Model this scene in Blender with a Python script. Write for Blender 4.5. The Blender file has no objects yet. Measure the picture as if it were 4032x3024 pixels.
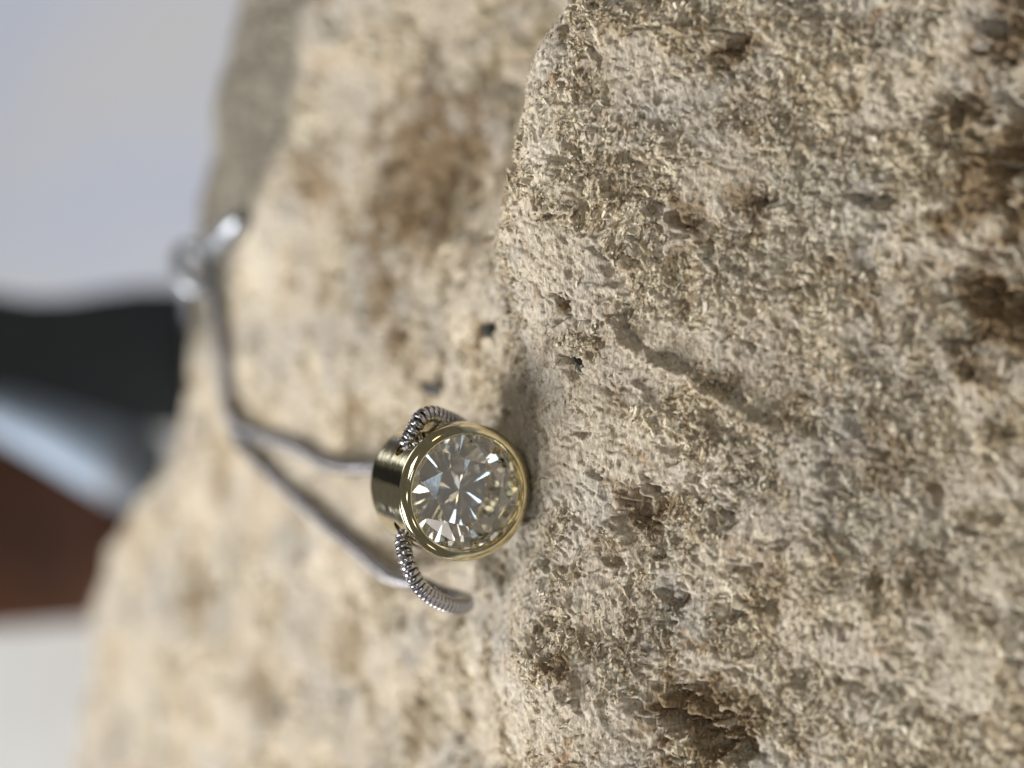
import bpy, bmesh, math, random
import numpy as np
from mathutils import Vector, Matrix

random.seed(7)
rng = np.random.default_rng(11)
S = 0.001                      # everything below is laid out in millimetres
SC = bpy.context.scene
COL = SC.collection
R_ = math.radians

# ------------------------------------------------------------------ camera
PITCH = R_(35.0)
DIST = 130.0                   # lens to pendant, mm
KPX = 10.0 / 551.0             # mm per photo pixel at that distance
FW = Vector((0, math.cos(PITCH), -math.sin(PITCH)))
UP = Vector((0, math.sin(PITCH), math.cos(PITCH)))
RT = Vector((1, 0, 0))
def cam_ray(u, v):             # direction with unit depth (photo held on its side: picture left = up)
    k = KPX / DIST
    return FW + UP * (-(u - 2016) * k) + RT * (-(v - 1512) * k)
CAM = -cam_ray(1833, 1947) * DIST        # pendant face centre is the world origin
def W(u, v, d):
    return CAM + cam_ray(u, v) * d

cd = bpy.data.cameras.new('camera')
cam = bpy.data.objects.new('camera', cd); COL.objects.link(cam)
cam.matrix_world = Matrix(((-UP.x, RT.x, -FW.x, CAM.x * S), (-UP.y, RT.y, -FW.y, CAM.y * S),
                           (-UP.z, RT.z, -FW.z, CAM.z * S), (0, 0, 0, 1)))
cd.sensor_fit = 'HORIZONTAL'; cd.sensor_width = 36.0
cd.lens = 36.0 / (4032 * KPX / DIST)
cd.clip_start = 0.002; cd.clip_end = 50
cd.dof.use_dof = True
cd.dof.focus_distance = 129.3 * S
cd.dof.aperture_fstop = (cd.lens * 0.001) / (6.3 * S)     # an opening of about 5 mm, as in a phone
SC.camera = cam

# ------------------------------------------------------------------ light
world = bpy.data.worlds.new('World'); SC.world = world; world.use_nodes = True
bg = world.node_tree.nodes['Background']
bg.inputs['Color'].default_value = (1.0, 0.93, 0.82, 1)
bg.inputs['Strength'].default_value = 0.125

def area(name, loc, target, w, h, power, col):
    L = bpy.data.lights.new(name, 'AREA'); L.shape = 'RECTANGLE'; L.size = w; L.size_y = h
    L.energy = power; L.color = col
    o = bpy.data.objects.new(name, L); COL.objects.link(o)
    o.location = loc
    o.rotation_euler = (Vector(target) - Vector(loc)).to_track_quat('-Z', 'Y').to_euler()
    return o
area('window_lamp', (-0.78, 0.50, 1.12), (0, 0.02, 0), 0.62, 0.72, 49.0, (1.0, 0.98, 0.95))
area('bezel_glint_lamp', (0.52, 1.35, 0.30), (0, 0, 0), 0.42, 0.50, 1.3, (0.95, 0.98, 1.0))  # added, unseen: puts a pale reflected band on the bezel side
area('bezel_glint_lamp', (-0.42, 1.35, 0.24), (0, 0, 0), 0.22, 0.50, 0.9, (0.95, 0.98, 1.0))  # added as its pair, for the opposite flank of the bezel
area('fill_lamp', (0.45, -0.75, 1.1), (0, 0, 0), 0.5, 0.35, 3.5, (1.0, 0.94, 0.86))  # added warm fill to brighten the front slope of the wood
for loc, pw, colr in (((-0.55, -0.75, 0.55), .30, (1.0, 0.93, 0.80)), ((0.10, -1.15, 0.75), .45, (0.62, 0.82, 1.0)), ((0.80, -0.60, 0.35), .30, (1.0, 0.86, 0.45)),
                      ((-0.25, -0.80, 1.0), .35, (0.72, 0.86, 1.0)), ((-0.95, -0.35, 0.30), .15, (1.0, 0.90, 0.84))):
    area('sparkle_lamp', loc, (0, 0, 0), 0.13, 0.13, pw, colr)  # small added lamps, tinted so the stone shows coloured flashes

SC.view_settings.view_transform = 'Standard'
SC.view_settings.look = 'None'
SC.view_settings.exposure = -0.05
SC.view_settings.gamma = 1.0
SC.view_settings.use_curve_mapping = False
SC.cycles.use_denoising = True; SC.cycles.denoising_prefilter = 'ACCURATE'
SC.cycles.max_bounces = 24; SC.cycles.transmission_bounces = 24
SC.cycles.glossy_bounces = 10; SC.cycles.diffuse_bounces = 4
SC.cycles.sample_clamp_indirect = 3.0; SC.cycles.sample_clamp_direct = 5.0
SC.cycles.blur_glossy = 0.3

# ------------------------------------------------------------------ helpers
def tag(o, label=None, cat=None, group=None, kind=None):
    if label: o['label'] = label
    if cat: o['category'] = cat
    if group: o['group'] = group
    if kind: o['kind'] = kind
    return o

def link_mesh(name, me, mat, parent=None):
    o = bpy.data.objects.new(name, me); COL.objects.link(o)
    if mat: me.materials.append(mat)
    if parent: o.parent = parent
    return o

def empty(name, loc=(0, 0, 0)):
    o = bpy.data.objects.new(name, None); COL.objects.link(o)
    o.empty_display_size = 0.002
    o.location = loc
    return o

def mesh_np(name, verts, quads, smooth=True):
    me = bpy.data.meshes.new(name)
    verts = np.asarray(verts, np.float32); quads = np.asarray(quads, np.int32)
    k = quads.shape[1]
    me.vertices.add(len(verts)); me.vertices.foreach_set('co', verts.ravel())
    me.loops.add(quads.size); me.loops.foreach_set('vertex_index', quads.ravel())
    me.polygons.add(len(quads))
    me.polygons.foreach_set('loop_start', np.arange(0, quads.size, k, dtype=np.int32))
    me.polygons.foreach_set('use_smooth', np.full(len(quads), smooth, bool))
    me.update(calc_edges=True); me.validate()
    return me

def lathe(profile, n, closed=False, scale=S):
    """profile: (r, z) pairs -> verts, quads round the z axis"""
    m = len(profile); V = []; Q = []
    for i in range(n):
        a = 2 * math.pi * i / n
        for r, z in profile: V.append((r * math.cos(a) * scale, r * math.sin(a) * scale, z * scale))
    for i in range(n):
        j = (i + 1) % n
        for k in range(m if closed else m - 1):
            l = (k + 1) % m
            Q.append((i * m + k, j * m + k, j * m + l, i * m + l))
    return np.array(V), np.array(Q)

class NT:
    def __init__(s, name):
        s.m = bpy.data.materials.new(name); s.m.use_nodes = True
        s.t = s.m.node_tree; s.t.nodes.clear()
        s.out = s.t.nodes.new('ShaderNodeOutputMaterial')
    def n(s, typ, **kw):
        d = s.t.nodes.new(typ)
        for k, v in kw.items():
            if k.startswith('i_'): d.inputs[k[2:].replace('_', ' ')].default_value = v
            else: setattr(d, k, v)
        return d
    def l(s, a, b): s.t.links.new(a, b)
    def coords(s, scale=(1000, 1000, 1000), rot=(0, 0, 0)):
        tc = s.n('ShaderNodeTexCoord'); mp = s.n('ShaderNodeMapping')
        mp.inputs['Scale'].default_value = scale; mp.inputs['Rotation'].default_value = rot
        s.l(tc.outputs['Object'], mp.inputs['Vector']); return mp.outputs['Vector']
    def noise(s, vec, scale, detail=4, rough=0.6, dist=0.0):
        d = s.n('ShaderNodeTexNoise'); s.l(vec, d.inputs['Vector'])
        d.inputs['Scale'].default_value = scale; d.inputs['Detail'].default_value = detail
        d.inputs['Roughness'].default_value = rough; d.inputs['Distortion'].default_value = dist
        return d.outputs['Fac']
    def ramp(s, fac, stops, interp='LINEAR'):
        d = s.n('ShaderNodeValToRGB'); s.l(fac, d.inputs['Fac']); cr = d.color_ramp; cr.interpolation = interp
        while len(cr.elements) > 1: cr.elements.remove(cr.elements[-1])
        cr.elements[0].position = stops[0][0]; cr.elements[0].color = (*stops[0][1], 1)
        for p, c in stops[1:]:
            e = cr.elements.new(p); e.color = (*c, 1)
        return d.outputs['Color']
    def mix(s, fac, a, b, mode='MIX'):
        d = s.n('ShaderNodeMix', data_type='RGBA', blend_type=mode)
        for x, i in ((fac, 0), (a, 6), (b, 7)):
            if hasattr(x, 'links'): s.l(x, d.inputs[i])
            else: d.inputs[i].default_value = x if i == 0 else (*x, 1)
        return d.outputs[2]
    def bump(s, h, strength, dist, normal=None):
        d = s.n('ShaderNodeBump'); s.l(h, d.inputs['Height'])
        d.inputs['Strength'].default_value = strength; d.inputs['Distance'].default_value = dist
        if normal: s.l(normal, d.inputs['Normal'])
        return d.outputs['Normal']
    def bsdf(s, color=None, rough=0.5, metal=0.0, normal=None, **kw):
        d = s.n('ShaderNodeBsdfPrincipled')
        if color is not None:
            if hasattr(color, 'links'): s.l(color, d.inputs['Base Color'])
            else: d.inputs['Base Color'].default_value = (*color, 1)
        if hasattr(rough, 'links'): s.l(rough, d.inputs['Roughness'])
        else: d.inputs['Roughness'].default_value = rough
        d.inputs['Metallic'].default_value = metal
        if normal: s.l(normal, d.inputs['Normal'])
        for k, v in kw.items(): d.inputs[k].default_value = v
        s.l(d.outputs[0], s.out.inputs['Surface']); return d

# ------------------------------------------------------------------ materials
def g3(x): return (x, x, x)

def wood_material(name, island=False):
    t = NT(name); v = t.coords(); vf = t.coords((480, 1300, 1000))
    big = t.noise(v, 0.10, 4, 0.6, 0.6)
    mid = t.noise(vf, 0.50, 6, 0.72, 0.5)
    fine = t.noise(vf, 3.6, 5, 0.75, 0.3)
    at = t.n('ShaderNodeAttribute', attribute_name='crumbly')
    # worn grey-beige skin, and the browner inner wood where the skin has crumbled away
    skin = t.ramp(fine, [(0.30, (0.165, 0.13, 0.0987)), (0.42, (0.431, 0.37, 0.291)), (0.54, (0.584, 0.51, 0.404)), (0.68, (0.738, 0.665, 0.557))])
    inner = t.ramp(mid, [(0.26, (0.08, 0.048, 0.023)), (0.35, (0.23, 0.165, 0.095)), (0.43, (0.43, 0.345, 0.23)),
                         (0.52, (0.60, 0.515, 0.38)), (0.66, (0.80, 0.735, 0.60))])
    cm = t.n('ShaderNodeMath', operation='ADD'); t.l(at.outputs['Fac'], cm.inputs[0])
    sub = t.n('ShaderNodeMath', operation='MULTIPLY_ADD'); t.l(mid, sub.inputs[0]); sub.inputs[1].default_value = 1.4; sub.inputs[2].default_value = -0.7
    t.l(sub.outputs[0], cm.inputs[1])
    c = t.mix(t.ramp(cm.outputs[0], [(0.10, g3(0)), (0.80, g3(1))]), skin, inner)
    grey = t.ramp(fine, [(0.30, (0.133, 0.13, 0.129)), (0.46, (0.298, 0.29, 0.276)), (0.62, (0.482, 0.46, 0.424))])
    c = t.mix(t.ramp(big, [(0.46, g3(0)), (0.62, g3(0.6))]), c, grey)
    pale = t.noise(v, 0.16, 5, 0.65, 0.9)
    c = t.mix(t.ramp(pale, [(0.57, g3(0)), (0.66, g3(0.6))]), c, (0.677, 0.62, 0.534))
    stain = t.noise(v, 0.19, 5, 0.7, 0.4)
    c = t.mix(t.ramp(stain, [(0.33, g3(0.6)), (0.43, g3(0))]), c, (0.195, 0.125, 0.0642))
    sp = t.ramp(fine, [(0.27, g3(0.8)), (0.37, g3(0)), (0.62, g3(0)), (0.74, g3(0.9))])
    light = t.ramp(fine, [(0.45, (0.123, 0.07, 0.0346)), (0.55, (0.82, 0.74, 0.602))])
    c = t.mix(sp, c, light)
    rust = t.noise(v, 0.42, 3, 0.6, 0.2)
    c = t.mix(t.ramp(rust, [(0.62, g3(0)), (0.72, g3(0.55))]), c, (0.338, 0.19, 0.0741))
    if island:
        geo = t.n('ShaderNodeNewGeometry')
        rr = t.ramp(geo.outputs['Random Per Island'], [(0.0, (0.101, 0.06, 0.0287)), (0.14, (0.283, 0.2, 0.115)), (0.36, (0.505, 0.41, 0.268)), (0.58, (0.646, 0.56, 0.403)),
                                                     (0.78, (0.808, 0.74, 0.584)), (0.90, (0.869, 0.82, 0.69)), (0.94, (0.404, 0.39, 0.354)), (1.0, (0.424, 0.24, 0.0862))])
        c = t.mix(0.68, c, rr)
    pa = t.n('ShaderNodeAttribute', attribute_name='pale'); sa = t.n('ShaderNodeAttribute', attribute_name='stain')
    pf = t.n('ShaderNodeMath', operation='MULTIPLY'); t.l(pa.outputs['Fac'], pf.inputs[0]); pf.inputs[1].default_value = 0.55
    c = t.mix(pf.outputs[0], c, t.ramp(fine, [(0.3, (0.404, 0.37, 0.297)), (0.6, (0.707, 0.66, 0.546))]))
    sf = t.n('ShaderNodeMath', operation='MULTIPLY'); t.l(sa.outputs['Fac'], sf.inputs[0]); sf.inputs[1].default_value = 0.88
    c = t.mix(sf.outputs[0], c, t.ramp(fine, [(0.3, (0.0707, 0.04, 0.0172)), (0.5, (0.202, 0.13, 0.0623)), (0.68, (0.424, 0.31, 0.172))]))
    # grey-brown bark round the rim, with contact shade near the case painted in
    at = t.n('ShaderNodeAttribute', attribute_name='bark_shade')
    bark_shade = t.ramp(mid, [(0.3, (0.0922, 0.08, 0.0642)), (0.5, (0.205, 0.185, 0.148)), (0.7, (0.338, 0.31, 0.255))])
    c = t.mix(at.outputs['Fac'], c, bark_shade)
    n1 = t.bump(fine, 1.0, 0.00025)
    n2 = t.bump(t.noise(v, 9.0, 3, 0.6), 0.5, 0.00004, n1)
    t.bsdf(c, 0.85, 0, n2, **{'Specular IOR Level': 0.25})
    return t.m
M_WOOD = wood_material('weathered_wood')
M_FIBRE = wood_material('wood_fibre', True)

def gold_material():
    t = NT('pale_gold'); v = t.coords(); vs = t.coords((1000, 1000, 160))
    n = t.noise(v, 1.3, 6, 0.7, 0.4); sc = t.noise(vs, 9.0, 3, 0.6)
    c = t.ramp(n, [(0.3, (0.58, 0.50, 0.29)), (0.55, (0.74, 0.67, 0.45)), (0.75, (0.80, 0.75, 0.56))])
    r = t.ramp(n, [(0.3, g3(0.14)), (0.55, g3(0.06)), (0.75, g3(0.03))])
    t.bsdf(c, r, 1.0, t.bump(t.noise(v, 0.35, 3, 0.5), 0.35, 0.00012, t.bump(n, 0.12, 0.00002)))
    return t.m
M_GOLD = gold_material()

def silver_material():
    t = NT('silver'); v = t.coords()
    t.bsdf((0.52, 0.51, 0.54), 0.18, 1.0)
    return t.m
M_SILVER = silver_material()
M_DULL = NT('dull_silver'); M_DULL.bsdf((0.38, 0.375, 0.40), 0.24, 1.0); M_DULL = M_DULL.m  # same silver as the loops, colour darkened so the rear strands gleam less
def plain(name, col, rough, metal=0.0, nscale=0.2, var=0.25, bump=0.0):
    t = NT(name); v = t.coords()
    n = t.noise(v, nscale, 4, 0.6)
    lo = tuple(c * (1 - var) for c in col); hi = tuple(min(1, c * (1 + var)) for c in col)
    c = t.ramp(n, [(0.3, lo), (0.7, hi)])
    nn = t.bump(t.noise(v, nscale * 8, 3, 0.6), 0.4, bump) if bump else None
    t.bsdf(c, rough, metal, nn); return t.m
M_SATIN = plain('satin_silver', (0.36, 0.38, 0.42), 0.42, 1.0, 0.3, 0.1)
M_SILDARK = plain('oxidised_silver', (0.10, 0.095, 0.095), 0.4, 1.0)
M_GRIT = plain('black_grit', (0.02, 0.02, 0.02), 0.6, 0, 2.0, 0.4, 0.0001)

def gem_material():
    t = NT('clear_stone')
    g = t.n('ShaderNodeBsdfPrincipled')
    g.inputs['Base Color'].default_value = (1.0, 0.975, 0.91, 1); g.inputs['Roughness'].default_value = 0.0
    g.inputs['IOR'].default_value = 2.16; g.inputs['Transmission Weight'].default_value = 1.0
    g.inputs['Thin Film Thickness'].default_value = 0.0; g.inputs['Thin Film IOR'].default_value = 1.45
    t.l(g.outputs[0], t.out.inputs['Surface']); return t.m
M_GEM = gem_material()

# ------------------------------------------------------------------ noise (numpy)
_P = rng.permutation(4096)
_A = rng.random(4096) * 2 * np.pi
_GX, _GY = np.cos(_A), np.sin(_A)
def pnoise(x, y, seed=0):
    xi = np.floor(x).astype(np.int64); yi = np.floor(y).astype(np.int64)
    xf = x - xi; yf = y - yi
    u = xf * xf * xf * (xf * (xf * 6 - 15) + 10); w = yf * yf * yf * (yf * (yf * 6 - 15) + 10)
    def g(ix, iy, fx, fy):
        h = _P[(_P[(ix + seed * 131) & 4095] + iy) & 4095]
        return _GX[h] * fx + _GY[h] * fy
    a = g(xi, yi, xf, yf); b = g(xi + 1, yi, xf - 1, yf); c = g(xi, yi + 1, xf, yf - 1); d = g(xi + 1, yi + 1, xf - 1, yf - 1)
    return ((a + u * (b - a)) * (1 - w) + (c + u * (d - c)) * w) * 1.5
def sstep(x, a, b):
    t = np.clip((x - a) / (b - a), 0, 1); return t * t * (3 - 2 * t)

# ------------------------------------------------------------------ the block of weathered wood: its large shape
TABLE_Z = -37.0
_BY = np.array([-175, -120, -80, -60, -48, -40, -30, -22, -15.5, -10, -6.5, -3, 0, 3, 6, 10, 18, 30, 45, 65, 95, 120.])
_BZ = np.array([-35, -34.5, -34.5, -34.5, -33, -30, -24, -18.9, -14.1, -10.0, -7.4, -5.5, -5.5, -6.2, -6.8, -7.2, -7.3, -7.0, -6.6, -6.3, -6.3, -6.3])
_yy = np.linspace(-175, 120, 2361); _zz = np.interp(_yy, _BY, _BZ)
_k = np.exp(-np.linspace(-2.2, 2.2, 41) ** 2); _k /= _k.sum()
_zz = np.convolve(np.pad(_zz, 20, mode='edge'), _k, 'valid')

def ray_z(u, v, z):             # point of a photo ray at height z (used to lay the outline of the block out)
    r = cam_ray(u, v); d = (z - CAM.z) / r.z
    return CAM + r * d
_E = [(0, 470), (150, 452), (300, 428), (420, 402), (560, 402), (700, 412), (820, 408), (900, 392), (1000, 350), (1100, 272), (1200, 224.0), (1350, 182), (1659, 165)]
_ep = sorted([(p.x, p.y) for p in (ray_z(u * 1.8228, v * 1.8228, -6.6) for v, u in _E)])
_EX = np.array([p[0] for p in _ep]); _EY = np.array([p[1] for p in _ep])
def edge_y(x): return np.interp(x, _EX, _EY)
_RM = [(-40, 690), (0, 640), (150, 628), (300, 606), (420, 570), (520, 505), (640, 480), (760, 450)]
_rp = sorted([(p.x, p.y) for p in (ray_z(u * 1.8228, v * 1.8228, -5.6) for v, u in _RM)])
_RX = np.array([p[0] for p in _rp]); _RY = np.array([p[1] for p in _rp])
def rim_y(x): return np.interp(x, _RX, _RY)

def ridge_c(x): return np.interp(x, [4, 10, 19, 27, 35, 46], [-5, -3.4, -1.4, -4.0, -8.0, -13])
def macro(x, y):
    x = np.asarray(x, float); y = np.asarray(y, float)
    z = np.interp(y, _yy, _zz)
    # hump beside the pendant with a hollow behind it
    w = sstep(x, 6, 18)
    amp = np.interp(x, [0, 8, 14, 19, 27, 35, 46], [0, 0.4, 1.3, 2.3, 2.1, 1.2, 1.0])
    dy = y - ridge_c(x)
    z = z + amp * np.where(dy > 0, np.exp(-(dy / 8.5) ** 2), np.exp(-(dy / 10.0) ** 2))
    hy = y - ridge_c(x) - 15
    z = z - np.interp(x, [9, 14, 19, 27, 35, 46], [0, 0.6, 2.2, 6.0, 11, 15]) * np.exp(-(hy / np.where(hy < 0, 8.0, 19.0)) ** 2)
    # rear rim, then a slope of bark going down behind it
    ry = rim_y(x); wr = sstep(x, 16, 26)
    z = z + wr * 1.2 * np.exp(-((y - ry + 2) / 6.0) ** 2)
    z = z - wr * np.clip(y - ry, 0, None) * 0.07
    # low swell on the other side
    z = z + 1.0 * np.exp(-(((x + 13) / 7.0) ** 2 + ((y - 2) / 7.0) ** 2))
    z = z + 0.6 * np.exp(-(((x + 9) / 2.2) ** 2 + ((y + 0.2) / 2.0) ** 2))
    # large undulation
    z = z + 0.9 * pnoise(x / 15 + 3.1, y / 17 + 1.7, 1) + 0.55 * pnoise(x / 7 + 9, y / 8, 2) * sstep(np.hypot(x, y), 6, 14)
    # the block ends
    t = np.clip(y - edge_y(x) + 1.5, 0, None)
    z = z - (t * t / (t + 4.0)) * 2.4
    for d in (-52 - x, x - 66, -165 - y):
        t = np.clip(d + 6, 0, None); z = z - t * t / (t + 3) * 2.5
    return z

def hit(u, v):                  # photo ray against the large shape
    r = cam_ray(u, v); ds = np.linspace(95, 240, 2901)
    px = CAM.x + r.x * ds; py = CAM.y + r.y * ds; pz = CAM.z + r.z * ds
    k = np.argmax(pz < macro(px, py))
    return Vector((px[k], py[k], pz[k]))
def hitd(u, v): return hit(u * 1.8228, v * 1.8228)

# pits, cracks and splinter ridges seen in the photograph: (u, v, radius x, radius y, depth)
PITS = [(1208, 660, .55, .50, 1.3), (1212, 690, .35, .3, .8), (1238, 780, .62, .55, 1.2), (1225, 805, .3, .4, .6), (1332, 690, .7, .16, .8), (1470, 480, .9, .5, 1.3),
        (1500, 470, .5, .5, 1.0), (1585, 95, .8, .6, 1.3), (1570, 150, .5, .4, .8), (1630, 440, .7, .5, .9), (1660, 420, .5, .5, .8), (2150, 640, 3.0, 2.2, 2.0), (2190, 330, 3.6, 2.2, 2.0),
        (2060, 260, 2.2, 1.4, 1.2), (2185, 60, 2.5, 1.8, 1.6), (2080, 760, 1.2, .9, 1.2), (1380, 1090, 1.2, 1.0, 1.2), (1420, 1060, .8, .7, 1.0), (1350, 1130, .7, .7, .8),
        (1330, 1210, .8, .6, .8), (1520, 1570, 2.6, 2.2, 2.2), (1440, 1540, 1.2, 1.3, 1.5), (1590, 1560, 1.5, 1.2, 1.5), (1210, 1440, .8, .5, 1.0), (1205, 1500, .6, .4, .8),
        (1560, 1110, .8, .6, .8), (1600, 1230, .9, .7, .7), (1650, 1290, .7, .6, .8), (1690, 1180, .9, .3, .7), (1780, 1000, 1.0, .6, .8), (1850, 900, 1.4, .4, .7), (1900, 1250, 1.2, .7, .7),
        (1320, 395, .6, .3, .7), (1340, 380, .4, .3, .5), (1385, 360, .6, .25, .6), (1300, 545, .6, .35, .6), (1480, 330, .8, .3, .5), (1700, 250, 1.0, .7, .8), (1560, 620, .7, .3, .5),
        (1780, 560, 1.2, .5, .8), (1900, 420, 1.3, .7, .9), (1460, 1300, .7, .7, .9), (1450, 1350, .6, .5, .8), (1250, 945, .35, .3, .5), (1290, 1000, .6, .25, .6)]
PITS = [(hitd(u, v), a, b, h) for u, v, a, b, h in PITS]
CRACKS = [([(1335, 690), (1350, 730), (1400, 765), (1470, 800), (1540, 845), (1600, 880), (1665, 925)], .55, .42),
          ([(1150, 900), (1180, 960), (1185, 1030)], .25, .2),
          ([(1490, 490), (1520, 560), (1600, 590)], .35, .25), ([(1370, 830), (1420, 880), (1460, 930)], .35, .25), ([(1240, 1460), (1250, 1520), (1220, 1580)], .3, .22)]
CRACKS = [([hitd(*p) for p in pts], h, w) for pts, h, w in CRACKS]

def crumbly(x, y):
    """0 where the worn skin is whole, 1 where it has crumbled away"""
    c = pnoise(x / 6.5 + 2, y / 5.0, 5) + 0.55 * pnoise(x / 2.3, y / 2.0, 6) + 0.25 * pnoise(x / .9, y / .7, 61)
    near = np.exp(-((x / 11.0) ** 2 + ((y + 2.5) / 4.0) ** 2))           # worn smooth where the pendant stands
    front = sstep(-y, 6, 16) * 0.25
    return sstep(c + front - 0.55 * near, -0.30, 0.42)

def detail(x, y):
    """relief of the weathered grain, mm, and a coarse mask"""
    wx = x + 0.8 * pnoise(x / 2.4, y / 2.4, 3) + 0.25 * pnoise(x / .7, y / .7, 31)
    wy = y + 0.8 * pnoise(x / 2.4 + 7, y / 2.4 + 5, 4) + 0.25 * pnoise(x / .7 + 3, y / .7, 32)
    cr = crumbly(x, y); rough = 0.38 + 0.62 * cr
    z = 0.45 * pnoise(wx / 4.2, wy / 3.2, 7) + 0.22 * pnoise(wx / 1.6, wy / 1.1, 8)
    r1 = 1 - np.abs(pnoise(wx / 1.05, wy / 0.42, 9)) * 2.2
    r2 = 1 - np.abs(pnoise(wx / 0.55, wy / 0.24, 10)) * 2.2
    z = z + 0.12 * r1 + 0.09 * r2 + 0.12 * pnoise(wx / 0.24, wy / 0.15, 12)
    crumb = pnoise(wx / 0.75, wy / 0.55, 13)
    z = z - 0.35 * sstep(crumb, 0.2, 0.5) - 0.42 * sstep(pnoise(wx / 0.46, wy / 0.32, 15), 0.26, 0.5)
    z = z - 0.6 * np.exp(-(pnoise(wx / 3.2, wy / 1.4, 16) / 0.035) ** 2) * sstep(pnoise(x / 3.3, y / 3.3, 17), -0.1, 0.4)
    hole = pnoise(wx / 1.9, wy / 1.3, 14)
    z = z - 0.75 * sstep(hole, 0.36, 0.66)
    z = z * rough
    for p, a, b, h in PITS:
        m = (np.abs(x - p.x) < 3.2 * a) & (np.abs(y - p.y) < 3.2 * b)
        dx = (wx[m] - p.x) / a; dy = (wy[m] - p.y) / b
        px, py = wx[m], wy[m]
        q = np.sqrt(dx * dx + dy * dy) + 0.9 * pnoise(px / (.7 * a), py / (.7 * b), 71) + 0.5 * pnoise(px / .45, py / .35, 72)
        f = 1 - sstep(q, 0.1, 1.3)
        z[m] -= 1.3 * h * f * (1 + 0.5 * pnoise(px / .8, py / .5, 73)) - f * (0.35 * np.abs(pnoise(px / .55, py / .3, 74)) + 0.2 * pnoise(px / .25, py / .2, 75))
    for pts, h, wd in CRACKS:
        best = np.full(x.shape, 1e9); side = np.zeros(x.shape)
        xs = [p.x for p in pts]; ys = [p.y for p in pts]
        m = (x > min(xs) - 4) & (x < max(xs) + 4) & (y > min(ys) - 4) & (y < max(ys) + 4)
        bx, by = wx[m] * .5 + x[m] * .5, wy[m] * .5 + y[m] * .5
        bb = best[m]; ss = side[m]
        for p, q in zip(pts, pts[1:]):
            ex, ey = q.x - p.x, q.y - p.y; L2 = ex * ex + ey * ey
            t = np.clip(((bx - p.x) * ex + (by - p.y) * ey) / L2, 0, 1)
            dx, dy = bx - p.x - t * ex, by - p.y - t * ey
            d = np.hypot(dx, dy); s = np.sign(ex * (by - p.y) - ey * (bx - p.x))
            c = d < bb; bb = np.where(c, d, bb); ss = np.where(c, s, ss)
        sd = bb * ss + 0.22 * pnoise(x[m] / .8, y[m] / .8, 81) + 0.12 * pnoise(x[m] / .3, y[m] / .3, 82)
        h = h * (0.75 + 0.9 * pnoise(x[m] / 1.6, y[m] / 1.6, 83))
        z[m] += 1.9 * h * np.exp(-((sd + wd * .2) / (wd * .6)) ** 2) - h * 0.5 * np.exp(-((sd - wd * 1.1) / (wd * .4)) ** 2)
    return z

def spans(*segs):
    out = []
    for a, b, st in segs: out.append(np.arange(a, b, st))
    return np.concatenate(out)
ys = spans((-176, -66, 1.5), (-66, -44, .45), (-44, -36, .16), (-36, 9, .10), (9, 24, .15), (24, 45, .25), (45, 112, .45))
NC = 800
aa = np.linspace(0, 1, NC)
x0 = np.interp(ys, [-176, -66, -44, 10, 110], [-60, -60, -36, -36, -58]); x1 = np.interp(ys, [-176, -66, -44, 10, 110], [75, 75, 52, 54, 74])
X = x0[:, None] + (x1 - x0)[:, None] * aa[None, :]
Y = np.repeat(ys[:, None], NC, 1)
Z = macro(X, Y) + detail(X, Y)
# the grain also pushes pieces sideways a little, so that crumbs overhang
DX = 0.10 * pnoise(X / .5, Y / .4, 21) ; DY = 0.12 * pnoise(X / .45 + 5, Y / .35, 22)
Z = np.maximum(Z, TABLE_Z - 0.3)
V = np.stack([X + DX, Y + DY, Z], -1).reshape(-1, 3) * S
nr = len(ys)
i = np.arange(nr - 1)[:, None] * NC + np.arange(NC - 1)[None, :]
Q = np.stack([i, i + 1, i + NC + 1, i + NC], -1).reshape(-1, 4)
low = (Z <= TABLE_Z + 0.01).ravel(); Q = Q[~low[Q].all(1)]
me = mesh_np('driftwood_block', V, Q)
bark_shade = np.maximum(sstep(X, 8, 15) * sstep(Y - rim_y(X), -1.0, 2.5), sstep(Y - edge_y(X), -0.5, 3.0)) * 0.95  # mask: bark rim, plus painted shade where the block meets the case
at = me.attributes.new('crumbly', 'FLOAT', 'POINT'); at.data.foreach_set('value', crumbly(X, Y).astype(np.float32).ravel())
at = me.attributes.new('bark_shade', 'FLOAT', 'POINT'); at.data.foreach_set('value', bark_shade.astype(np.float32).ravel())
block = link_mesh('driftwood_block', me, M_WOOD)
tag(block, 'rough weathered tan and grey wood block the pendant stands on', 'wood block')

def surf(x, y):                 # full relief at given points
    x = np.atleast_1d(np.asarray(x, float)); y = np.atleast_1d(np.asarray(y, float))
    return macro(x, y) + detail(x, y)

STAINS = [(2150, 400, 4.2, 1), (2160, 680, 3.2, 1), (2080, 240, 2.4, .8), (2190, 60, 3, .9), (1500, 1560, 3.6, 1), (1440, 1500, 2.0, .8), (1380, 1100, 2.2, .8), (890, 420, 8, 1), (940, 340, 6, 1), (820, 640, 3, .8), (660, 360, 3, .8), (560, 1480, 4, .6), (760, 1380, 3.5, .6), (900, 1560, 3, .6), (480, 1050, 3, .4), (1010, 560, 2, .6),
          (685, 400, 3, .9), (700, 630, 2.6, .7), (850, 730, 2.2, .6), (1620, 430, 1.6, .8), (1490, 480, 1.4, .9), (1900, 985, 2.2, .7), (1580, 100, 1.4, .9), (1210, 665, .6, 1), (1210, 1450, 1.3, .8), (430, 1290, 3.5, .9),
          (1300, 1180, 1.6, .5), (2000, 1250, 2.0, .5), (2100, 800, 2.0, .8), (1650, 1250, 1.6, .6), (1330, 880, 1.2, .5)]
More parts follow.
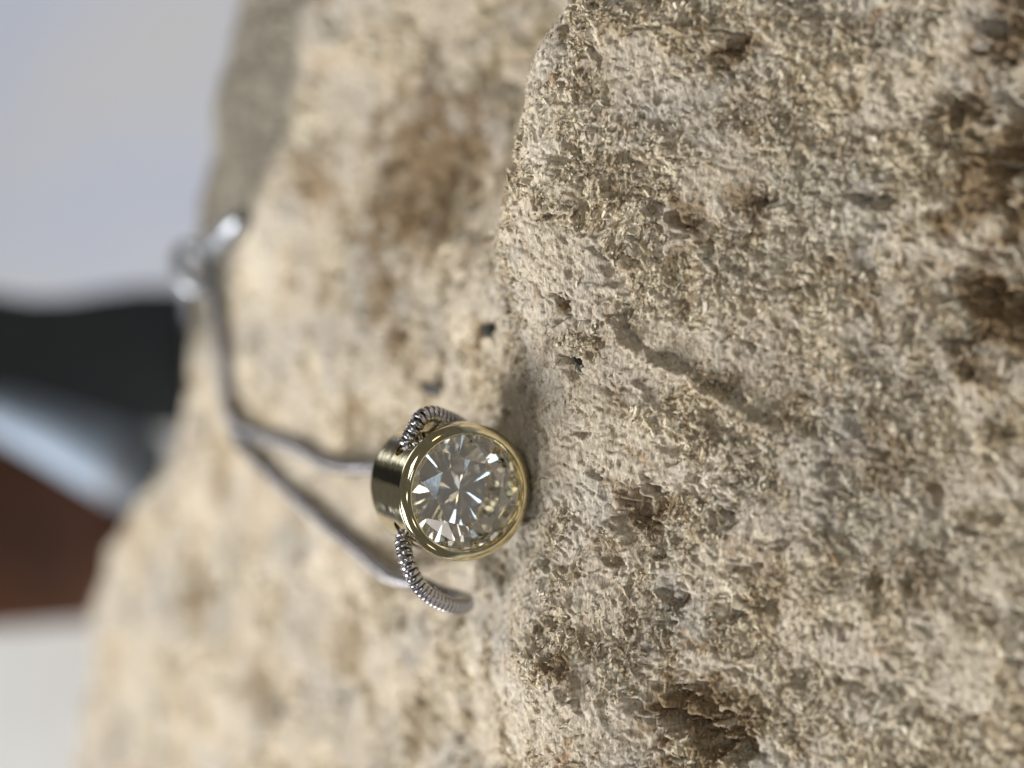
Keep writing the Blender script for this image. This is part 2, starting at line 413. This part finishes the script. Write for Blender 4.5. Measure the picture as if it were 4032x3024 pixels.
PALES = [(1740, 500, 3.6, .8), (1180, 330, 3.0, .7), (1250, 1010, 2.6, .5), (1600, 560, 2.2, .7), (1720, 380, 2.6, .6), (620, 100, 4, 1), (640, 300, 4, .9), (560, 560, 4, .7), (1900, 1100, 3.5, .5), (2100, 1250, 5, .6), (300, 1500, 6, .5), (2000, 1550, 5, .5), (1000, 1350, 4, .3)]
def spots(x, y, lst, seed):
    n = 0.75 * pnoise(x / 2.2, y / 2.0, seed) + 0.5 * pnoise(x / .8, y / .7, seed + 1)
    out = np.zeros(x.shape)
    for u, v, rad, k in lst:
        p = hitd(u, v); d = np.hypot(x - p.x, (y - p.y) * 1.15) / rad
        out = np.maximum(out, k * (1 - sstep(d + n, 0.35, 1.25)))
    return out
for nme, lst, sd in (('stain', STAINS, 91), ('pale', PALES, 95)):
    at = me.attributes.new(nme, 'FLOAT', 'POINT'); at.data.foreach_set('value', spots(X, Y, lst, sd).astype(np.float32).ravel())

# loose fibres and crumbs of the wood, standing a little out of it
def fibres(n):
    G = np.stack([X + DX, Y + DY, Z], -1); A = G[:-1, :-1]; d1 = G[1:, 1:] - A; d2 = G[1:, :-1] - G[:-1, 1:]
    NN = np.cross(d1, d2); ar = np.linalg.norm(NN, axis=-1); cen = (G[:-1, :-1] + G[1:, 1:]) / 2
    cx, cy = cen[..., 0], cen[..., 1]
    cr = crumbly(cx, cy)
    m = np.clip(0.7 * cr + 0.15 + 0.6 * pnoise(cx / 1.4, cy / 1.2, 42), 0.06, 1)
    m *= (cx > -27) * (cx < 45) * (cy > -40) * (cy < 32) * ~((np.abs(cx) < 5.4) & (cy > -0.7) & (cy < 9))
    m *= np.interp(cy, [-40, -30, -14, 2, 12, 32], [.5, .8, 1, 1, .45, .12])
    w = (m * ar).ravel(); w /= w.sum()
    ids = np.searchsorted(np.cumsum(w), rng.random(n) * 0.999999)
    N = NN.reshape(-1, 3)[ids]; N /= np.linalg.norm(N, axis=1)[:, None]
    P0 = cen.reshape(-1, 3)[ids]; cr = cr.ravel()[ids]
    sliver = rng.random(n) < 0.7
    ang = np.where(sliver, 0.3 + 1.3 * pnoise(P0[:, 0] / 5, P0[:, 1] / 5, 51) + rng.normal(0, 0.5, n), rng.uniform(0, 6.28, n))
    T = np.stack([np.cos(ang), np.sin(ang), rng.normal(0, .35, n)], -1)
    T -= N * (T * N).sum(1)[:, None]; T /= np.linalg.norm(T, axis=1)[:, None]
    T += N * rng.normal(0.14, 0.42, n)[:, None]; T /= np.linalg.norm(T, axis=1)[:, None]
    B = np.cross(N, T); B /= np.linalg.norm(B, axis=1)[:, None]
    N2 = np.cross(T, B)
    L = np.where(sliver, rng.lognormal(-0.85, .45, n), rng.lognormal(-1.6, .4, n)) * .5 * (0.52 + 0.36 * cr)
    Wd = np.where(sliver, L * rng.uniform(.12, .3, n), L * rng.uniform(.5, 1.0, n)); H = Wd * rng.uniform(.4, .9, n)
    C = P0 + N * (H * 0.55)[:, None]
    vv = np.empty((n, 8, 3))
    k = 0
    for sx in (-1, 1):
        for sy in (-1, 1):
            for sz in (-1, 1):
                j = rng.uniform(.45, 1.1, (n, 3))
                vv[:, k] = C + T * (sx * L * j[:, 0])[:, None] + B * (sy * Wd * j[:, 1])[:, None] + N2 * (sz * H * j[:, 2])[:, None]
                k += 1
    f = np.array([(0, 1, 3, 2), (4, 6, 7, 5), (0, 4, 5, 1), (2, 3, 7, 6), (0, 2, 6, 4), (1, 5, 7, 3)])
    q = (np.arange(n)[:, None, None] * 8 + f[None]).reshape(-1, 4)
    m = mesh_np('wood_fibres', vv.reshape(-1, 3) * S, q, False)
    at = m.attributes.new('crumbly', 'FLOAT', 'POINT'); at.data.foreach_set('value', np.repeat(cr, 8).astype(np.float32))
    for nme, lst, sd in (('stain', STAINS, 91), ('pale', PALES, 95)):
        at = m.attributes.new(nme, 'FLOAT', 'POINT'); at.data.foreach_set('value', np.repeat(spots(P0[:, 0], P0[:, 1], lst, sd), 8).astype(np.float32))
    return m
fo = link_mesh('wood_fibres', fibres(115000), M_FIBRE, block)
tag(fo, kind='stuff')

# ------------------------------------------------------------------ table behind and below
def floor_material():
    t = NT('pale_floor'); v = t.coords((1000, 250, 1000))
    n = t.noise(v, 0.022, 2, 0.5)
    c = t.ramp(n, [(0.30, (0.255, 0.275, 0.335)), (0.5, (0.27, 0.285, 0.325)), (0.70, (0.285, 0.285, 0.30))])
    t.bsdf(c, 0.6, 0, t.bump(t.noise(v, 0.6, 4, 0.6), 0.15, 0.0003)); return t.m
n = 24; gx = np.linspace(-3000, 3000, n + 1); gy = np.linspace(-2000, 6000, n + 1)
GX, GY = np.meshgrid(gx, gy)
V = np.stack([GX, GY, np.full_like(GX, -180.0)], -1).reshape(-1, 3) * S
i = np.arange(n)[:, None] * (n + 1) + np.arange(n)[None]
Q = np.stack([i, i + 1, i + n + 2, i + n + 1], -1).reshape(-1, 4)
flo = link_mesh('ground', mesh_np('ground', V, Q), floor_material())
tag(flo, 'pale blue grey ground far behind and below the wood block', 'ground', kind='structure')

# ------------------------------------------------------------------ pendant: bezel and stone
LEAN = R_(13.0)
pend = empty('pendant')
tag(pend, 'round pale gold bezel pendant holding a faceted clear stone', 'pendant')
# pendant frame: local z = the way the stone faces, local y = up along the face, local x = across
axis = Matrix.Rotation(R_(90) - LEAN, 4, 'X')
yaw = Matrix.Rotation(R_(-3.0), 4, 'Z')
PM = Matrix.Translation(W(1844, 1942, 130.0)) @ yaw @ axis
pend.matrix_world = Matrix.Translation(PM.translation * S) @ yaw @ axis

prof = [(4.16, -1.15), (4.16, -0.35), (4.19, -0.16), (4.26, -0.06), (4.36, -0.04), (4.52, -0.09), (4.70, -0.20), (4.84, -0.33), (4.925, -0.45), (4.975, -0.56), (5.0, -0.70)]
prof += [(5.0, -0.9 - 0.35 * k) for k in range(18)] + [(5.0, -7.3), (4.97, -7.45), (4.88, -7.52), (4.5, -7.52), (4.3, -7.5), (4.2, -7.3)]
prof += [(4.2, -7.0 + 0.6 * k) for k in range(9)] + [(4.2, -1.3)]
V, Q = lathe(prof, 160, closed=True, scale=1.0)
bez = link_mesh('bezel', mesh_np('bezel', V, Q), None)
def slot_cutter(ang):
    """an oval tube through the wall at a given angle round the ring"""
    bm = bmesh.new(); n = 40; a0 = []; a1 = []
    c, s = math.cos(ang), math.sin(ang)
    for k in range(n):
        t = 2 * math.pi * k / n
        w, h = 1.25 * math.cos(t), 0.98 * math.sin(t)
        for r, lst in ((3.2, a0), (6.2, a1)):
            lst.append(bm.verts.new((r * c - w * s, r * s + w * c, -3.2 + h)))
    for k in range(n):
        j = (k + 1) % n; bm.faces.new((a0[k], a0[j], a1[j], a1[k]))
    bm.faces.new(a0[::-1]); bm.faces.new(a1)
    bmesh.ops.recalc_face_normals(bm, faces=bm.faces)
    me = bpy.data.meshes.new('cut'); bm.to_mesh(me); bm.free()
    o = bpy.data.objects.new('cut', me); COL.objects.link(o); return o
HOLE_ANG = (R_(47), R_(133))
cutters = [slot_cutter(a) for a in HOLE_ANG]
for c in cutters:
    md = bez.modifiers.new('b', 'BOOLEAN'); md.operation = 'DIFFERENCE'; md.solver = 'EXACT'; md.object = c
dg = bpy.context.evaluated_depsgraph_get()
nm = bpy.data.meshes.new_from_object(bez.evaluated_get(dg))
bez.modifiers.clear(); bez.data = nm; nm.name = 'bezel'
for c in cutters: bpy.data.objects.remove(c)
nm.transform(Matrix.Scale(S, 4))
nm.materials.clear(); nm.materials.append(M_GOLD)
nm.polygons.foreach_set('use_smooth', np.ones(len(nm.polygons), bool))
nm.set_sharp_from_angle(angle=R_(42))
bez.parent = pend

def brilliant(R):
    P = []
    def add(az, elev_deg, r, z, up=1):     # plane whose slope is elev, through the point (r at az, z)
        e = R_(elev_deg); nrm = np.array([math.sin(e) * math.cos(az), math.sin(e) * math.sin(az), up * math.cos(e)])
        P.append((nrm, nrm @ np.array([r * math.cos(az), r * math.sin(az), z])))
    gt = 0.02; hc = 0.27; mains = [math.pi / 4 * k for k in range(8)]
    rm = 1 - (hc - gt) / math.tan(R_(33))
    P.append((np.array([0, 0, 1.]), hc))
    for a in mains:
        add(a, 33, 1, gt)
        add(a + math.pi / 8, 20, rm * math.cos(math.pi / 8) * 0.985, hc)
        for s in (-1, 1): add(a + s * math.pi / 16, 40, 1, gt)
        add(a, 40.9, 1, -gt, -1)
        for s in (-1, 1): add(a + s * math.pi / 16, 41.25, 1.0, -gt, -1)
    for k in range(32):
        a = math.pi / 16 * k + math.pi / 32; add(a, 90, 0.998, 0)
    Nn = np.array([p[0] for p in P]); D = np.array([p[1] for p in P])
    import itertools
    tri = np.array(list(itertools.combinations(range(len(P)), 3)))
    A = Nn[tri]; det = np.linalg.det(A); ok = np.abs(det) > 1e-6
    pts = np.linalg.solve(A[ok], D[tri[ok]][..., None])[..., 0]
    inside = (pts @ Nn.T <= D[None] + 1e-7).all(1)
    pts = pts[inside]; _, ix = np.unique(np.round(pts, 5), axis=0, return_index=True); pts = pts[ix]
    bm = bmesh.new()
    for p in pts: bm.verts.new(p * R)
    r = bmesh.ops.convex_hull(bm, input=bm.verts)
    bmesh.ops.dissolve_limit(bm, angle_limit=R_(0.25), verts=bm.verts, edges=bm.edges)
    bmesh.ops.recalc_face_normals(bm, faces=bm.faces)
    me = bpy.data.meshes.new('gemstone'); bm.to_mesh(me); bm.free()
    return me
gm = brilliant(4.15)
gm.transform(Matrix.Translation((0, 0, -1.02)) @ Matrix.Rotation(R_(9), 4, 'Z')); gm.transform(Matrix.Scale(S, 4))
gem = link_mesh('gemstone', gm, M_GEM, pend)
tag(gem, 'clear round brilliant cut stone')

# ------------------------------------------------------------------ snake chain
def z1(x, y, d): return W(1300 + x / 1.659, 1500 + y / 1.659, d)
def on(u, v, lift=0.62):
    p = hit(u, v); p.z += lift; return p
def inpend(ang, r, t): return PM @ Vector((r * math.cos(ang), r * math.sin(ang), -t))
def lay(x, y, lift=0.62): return Vector((x, y, float(macro(x, y)) + lift))

strandA = [(1483, 1835), (1397, 1838), (1297, 1818), (1198, 1762), (1098, 1732), (1019, 1698), (945, 1655)]
strandB = [(1543, 2255), (1437, 2165), (1317, 2070), (1211, 1975), (1111, 1887), (1030, 1810), (955, 1718)]
tailA = [(915, 1580), (908, 1480), (895, 1380), (880, 1270), (862, 1160)]
tailB = [(925, 1708), (880, 1740), (825, 1770), (775, 1800)]
pA = [on(u, v) for u, v in strandA]; pB = [on(u, v) for u, v in strandB]
tA = [on(u, v) for u, v in tailA]; tB = [on(932, 1668, 0.1), on(918, 1610, -0.3)]
loopA = [z1(540, 330, 131.2), z1(588, 245, 131.4), z1(660, 215, 132.2), z1(745, 238, 133.4), z1(835, 280, 134.9), z1(905, 345, 136.4), z1(915, 430, 138.2)]
u1 = hit(1300 + 850 / 1.659, 1500 + 1440 / 1.659)
loopB = [z1(487, 1120, 130.9), z1(515, 1215, 130.8), z1(565, 1315, 131.2), z1(645, 1400, 132.2), z1(745, 1452, 133.6), z1(835, 1470, 135.2)]
path = []
path += tA[::-1] + pA[::-1]
lastA = loopA[-1]
path += [lay(1.2, 10.8), lay(2.9, 9.6)] + loopA[::-1]
path += [inpend(HOLE_ANG[0], 5.0, 3.2), inpend(HOLE_ANG[0], 4.0, 3.2), inpend(R_(90), 2.75, 3.2), inpend(HOLE_ANG[1], 4.0, 3.2), inpend(HOLE_ANG[1], 5.0, 3.2)]
path += loopB + [z1(890, 1455, 137.0), z1(850, 1420, 138.2), z1(740, 1390, 139.0), z1(600, 1330, 139.8)]
path += pB + tB

def catmull(pts, step):
    P = [pts[0] * 2 - pts[1]] + pts + [pts[-1] * 2 - pts[-2]]
    out = []
    for k in range(1, len(P) - 2):
        a, b, c, d = P[k - 1:k + 3]
        t0 = 0; t1 = t0 + max(1e-3, (b - a).length) ** .5; t2 = t1 + max(1e-3, (c - b).length) ** .5; t3 = t2 + max(1e-3, (d - c).length) ** .5
        for j in range(24):
            t = t1 + (t2 - t1) * j / 24
            A1 = a * ((t1 - t) / (t1 - t0)) + b * ((t - t0) / (t1 - t0)); A2 = b * ((t2 - t) / (t2 - t1)) + c * ((t - t1) / (t2 - t1))
            A3 = c * ((t3 - t) / (t3 - t2)) + d * ((t - t2) / (t3 - t2))
            B1 = A1 * ((t2 - t) / (t2 - t0)) + A2 * ((t - t0) / (t2 - t0)); B2 = A2 * ((t3 - t) / (t3 - t1)) + A3 * ((t - t1) / (t3 - t1))
            out.append(B1 * ((t2 - t) / (t2 - t1)) + B2 * ((t - t1) / (t2 - t1)))
    out.append(P[-2])
    o = np.array([list(p) for p in out]); s = np.concatenate([[0], np.cumsum(np.linalg.norm(np.diff(o, axis=0), axis=1))])
    q = np.arange(0, s[-1], step)
    return np.stack([np.interp(q, s, o[:, k]) for k in range(3)], 1)
PITCHL = 0.46
CR = 0.66
cl = catmull(path, PITCHL)
_loc = np.array([list(PM.inverted() @ Vector(p)) for p in cl])
_free = np.hypot(_loc[:, 0], _loc[:, 1]) > 5.2
cl[:, 2] = np.where(_free | (_loc[:, 2] < -8), np.maximum(cl[:, 2], macro(cl[:, 0], cl[:, 1]) + 0.55), cl[:, 2])
tg = np.gradient(cl, axis=0); tg /= np.linalg.norm(tg, axis=1)[:, None]
chain = empty('necklace_chain', tuple(Vector(cl[0]) * S))
tag(chain, 'silver snake chain threaded through the pendant and trailing over the wood', 'chain')
CI = Matrix.Translation(-Vector(cl[0]) * S)

lp = [(0.40, -.190), (0.535, -.182), (0.600, -.145), (0.620, -.06), (0.608, 0.0), (0.620, .06), (0.600, .145), (0.535, .182), (0.40, .190)]
V, Q = lathe(lp, 20)
link_me = mesh_np('link', V, Q); link_me.materials.append(M_SILVER)
dull_me = mesh_np('link', V, Q); dull_me.materials.append(M_DULL)
frames = []
for p, t in zip(cl, tg):
    q = Vector(t).to_track_quat('Z', 'X')
    frames.append(CI @ Matrix.Translation(Vector(p) * S) @ q.to_matrix().to_4x4())
order = np.argsort(np.linalg.norm(cl - np.array(list(CAM)), axis=1))
near_ids = set(order[:300].tolist())
farV, farQ = [], []
for k, fm in enumerate(frames):
    if k in near_ids:
        o = bpy.data.objects.new('link', link_me if np.linalg.norm(cl[k] - np.array([0, 3.5, -2.0])) < 9.6 else dull_me); COL.objects.link(o); o.parent = chain; o.matrix_local = fm
    else:
        b = len(farV) * len(V)
        farV.append([list(fm @ Vector(v)) for v in V]); farQ.append(Q + b)
if farV:
    fo = link_mesh('far_links', mesh_np('far_links', np.concatenate(farV), np.concatenate(farQ)), M_DULL, chain); tag(fo, kind='stuff')
def tube(name, pts, rad, n, mat, parent, inv, cap=True):
    pts = np.asarray(pts); tt = np.gradient(pts, axis=0); V = []; F = []
    rad = np.broadcast_to(rad, len(pts))
    up = Vector((0.13, 0.21, 0.97))
    for p, t, r in zip(pts, tt, rad):
        t = Vector(t).normalized(); a = t.cross(up).normalized(); b = t.cross(a)
        for k in range(n):
            an = 2 * math.pi * k / n; V.append(list(inv @ ((Vector(p) + (a * math.cos(an) + b * math.sin(an)) * r) * S)))
    for i in range(len(pts) - 1):
        for k in range(n):
            F.append((i * n + k, i * n + (k + 1) % n, (i + 1) * n + (k + 1) % n, (i + 1) * n + k))
    me = mesh_np(name, V, F); return link_mesh(name, me, mat, parent)
tube('core', cl[::2], 0.43, 10, M_SILDARK, chain, CI)

# clasp at the far end of the chain
c0 = Vector(tA[-1]); c1 = on(820, 1080, 1.6); c2 = on(800, 990, 1.8); c3 = on(880, 985, 1.2); c4 = on(985, 868, 1.1)
ring = []
a, b = on(845, 1135, 1.3), on(805, 985, 2.2)
mid = (a + b) / 2; ax = (b - a) / 2; side = ax.cross(Vector((0.3, -0.7, 0.6))).normalized() * 1.4
loop = [mid + ax * math.cos(t) + side * math.sin(t) for t in np.linspace(0, 2 * math.pi, 41)]
tube('clasp_ring', [list(p) for p in loop], 0.75, 12, M_SATIN, chain, CI)
cap = [list(c3.lerp(c4, t)) for t in np.linspace(0, 1, 12)]
tube('end_cap', cap, [0.7, 1.1, 1.2, 1.25, 1.25, 1.25, 1.2, 1.2, 1.2, 1.1, 0.9, .6], 16, M_SATIN, chain, CI)

# ------------------------------------------------------------------ bits of dark grit on the wood
def grit(u, v, sx, sy, sz, label, lift=0.0, seed=1):
    r = random.Random(seed); p = hitd(u, v); p.z = float(surf(p.x, p.y)[0]) + lift
    bm = bmesh.new(); bmesh.ops.create_icosphere(bm, subdivisions=3, radius=1)
    cuts = [(Vector((r.gauss(0, 1), r.gauss(0, 1), r.gauss(0, 1))).normalized(), r.uniform(.35, .75)) for _ in range(9)]
    for vt in bm.verts:
        for nn, dd_ in cuts:                       # broken flat sides
            e_ = vt.co.dot(nn) - dd_
            if e_ > 0: vt.co -= nn * e_
        j = 1 + r.uniform(-.06, .06); vt.co = Vector((vt.co.x * sx * j, vt.co.y * sy * j, vt.co.z * sz * j)) * S * 1.3
    me = bpy.data.meshes.new('dark_grit'); bm.to_mesh(me); bm.free()
    o = link_mesh('dark_grit', me, M_GRIT); o.location = p * S; o.rotation_euler = (r.uniform(-.3, .3), r.uniform(-.3, .3), r.uniform(0, 3))
    tag(o, label, 'grit', 'dark bits on the wood'); return o
grit(1240, 785, .62, .66, .6, 'small black stone chip wedged in a pit of the wood', 0.5, 3)
grit(948, 838, .85, .55, .6, 'dark oval speck on the wood close behind a chain loop', 0.62, 4)
grit(1065, 716, .72, .5, .5, 'dark square speck on the wood midway between chain loop and pitted chip', 0.6, 5)

# ------------------------------------------------------------------ blurred things standing on the table behind the block
M_BLACK = plain('black_leather', (0.026, 0.030, 0.036), 0.6, 0, 0.3, 0.25, 0.0002)
M_STEEL = plain('blue_grey_steel', (0.36, 0.42, 0.50), 0.85, 1.0, 0.1, 0.1)
M_BROWN = plain('brown_wood', (0.13, 0.045, 0.018), 0.5, 0, 0.05, 0.6, 0.0003)
M_GREYM = plain('grey_rubber', (0.13, 0.15, 0.18), 0.5, 0, 0.2, 0.2)

def rounded(name, outline, z0, z1_, bev, mat, parent=None, inv=Matrix(), waist=0.0):
    """upright prism over an (x, y) outline with softened edges"""
    bm = bmesh.new()
    lo = [bm.verts.new((x * S, y * S, z0 * S)) for x, y in outline]; hi = [bm.verts.new((x * S, y * S, z1_ * S)) for x, y in outline]
    n = len(outline)
    for k in range(n):
        j = (k + 1) % n; bm.faces.new((lo[k], lo[j], hi[j], hi[k]))
    bm.faces.new(lo[::-1]); bm.faces.new(hi)
    bmesh.ops.recalc_face_normals(bm, faces=bm.faces)
    bmesh.ops.bevel(bm, geom=list(bm.edges), offset=bev * S, segments=4, profile=0.6, affect='EDGES')
    if waist:
        bmesh.ops.subdivide_edges(bm, edges=[e for e in bm.edges if abs((e.verts[0].co - e.verts[1].co).z) > 0.02], cuts=14)
        top = max(v.co.x for v in bm.verts); zl, zh = z0 * S, z1_ * S
        for v in bm.verts:
            f = min(1, (v.co.z - zl) / (0.042)); w = max(0.0, 1 - (top - v.co.x) / (9 * S))
            v.co.x -= waist * S * w * math.sin(math.pi * min(1, max(0, (f - .12) / .8))) ** 2
    bm.transform(inv)
    me = bpy.data.meshes.new(name); bm.to_mesh(me); bm.free()
    for p in me.polygons: p.use_smooth = True
    return link_mesh(name, me, mat, parent)

M_SLAB = plain('grey_slab', (0.30, 0.30, 0.295), 0.6, 0, 0.05, 0.08, 0.0002)
sl = rounded('grey_slab', [(-230, -185), (17, -185), (17, 230), (-230, 230)], -51, TABLE_Z, 1.2, M_SLAB)
tag(sl, 'flat grey slab under the wood block and the blurred things behind it', 'slab')
st = rounded('slab_foot', [(-160, -120), (-20, -120), (-20, 100), (-160, 100)], -179.9, -51, 1.0, M_SLAB, sl)

def dd(u, v, d): return W(u * 1.8228, v * 1.8228, d)
# black case
a = dd(200, 612, 244); b = dd(200, 935, 244)
cs = rounded('black_case', [(b.x, a.y), (a.x, a.y), (a.x - .6, a.y + 16), (b.x + 1, a.y + 18)], TABLE_Z + .05, 48, 1.6, M_BLACK, waist=2.2)
tag(cs, 'dark black case standing on the table behind the wood block', 'case')
# straight satin tube leaning across in front of it, with a rubber sleeve on its end
p = [dd(-160, 850, 240), dd(-60, 874, 238), dd(0, 890, 237), dd(100, 930, 236), dd(200, 975, 235), dd(250, 998, 235)]
bandroot = empty('steel_tube', tuple(p[-1] * S)); BI = Matrix.Translation(-p[-1] * S)
tag(bandroot, 'blue grey satin steel tube lying against the black case', 'tube')
pts = catmull(p, 0.8)
tube('barrel', pts, np.interp(np.linspace(0, 1, len(pts)), [0, .4, 1], [2.6, 3.2, 5.0]), 40, M_STEEL, bandroot, BI)
e = [dd(246, 996, 235), dd(295, 1016, 235), dd(350, 1038, 235)]
pts = catmull(e, 0.8)
tube('end_sleeve', pts, np.interp(np.linspace(0, 1, len(pts)), [0, .06, .7, .95, 1], [5.0, 5.35, 5.2, 4.6, 3.0]), 40, M_GREYM, bandroot, BI)
# brown wooden block
a = dd(120, 985, 264); b = dd(120, 1352, 264)
bb = rounded('brown_block', [(b.x, a.y), (a.x + 10, a.y), (a.x + 10, a.y + 30), (b.x, a.y + 30)], TABLE_Z + .05, -8, 1.2, M_BROWN)
tag(bb, 'dark reddish brown wooden block behind the steel tube', 'block')
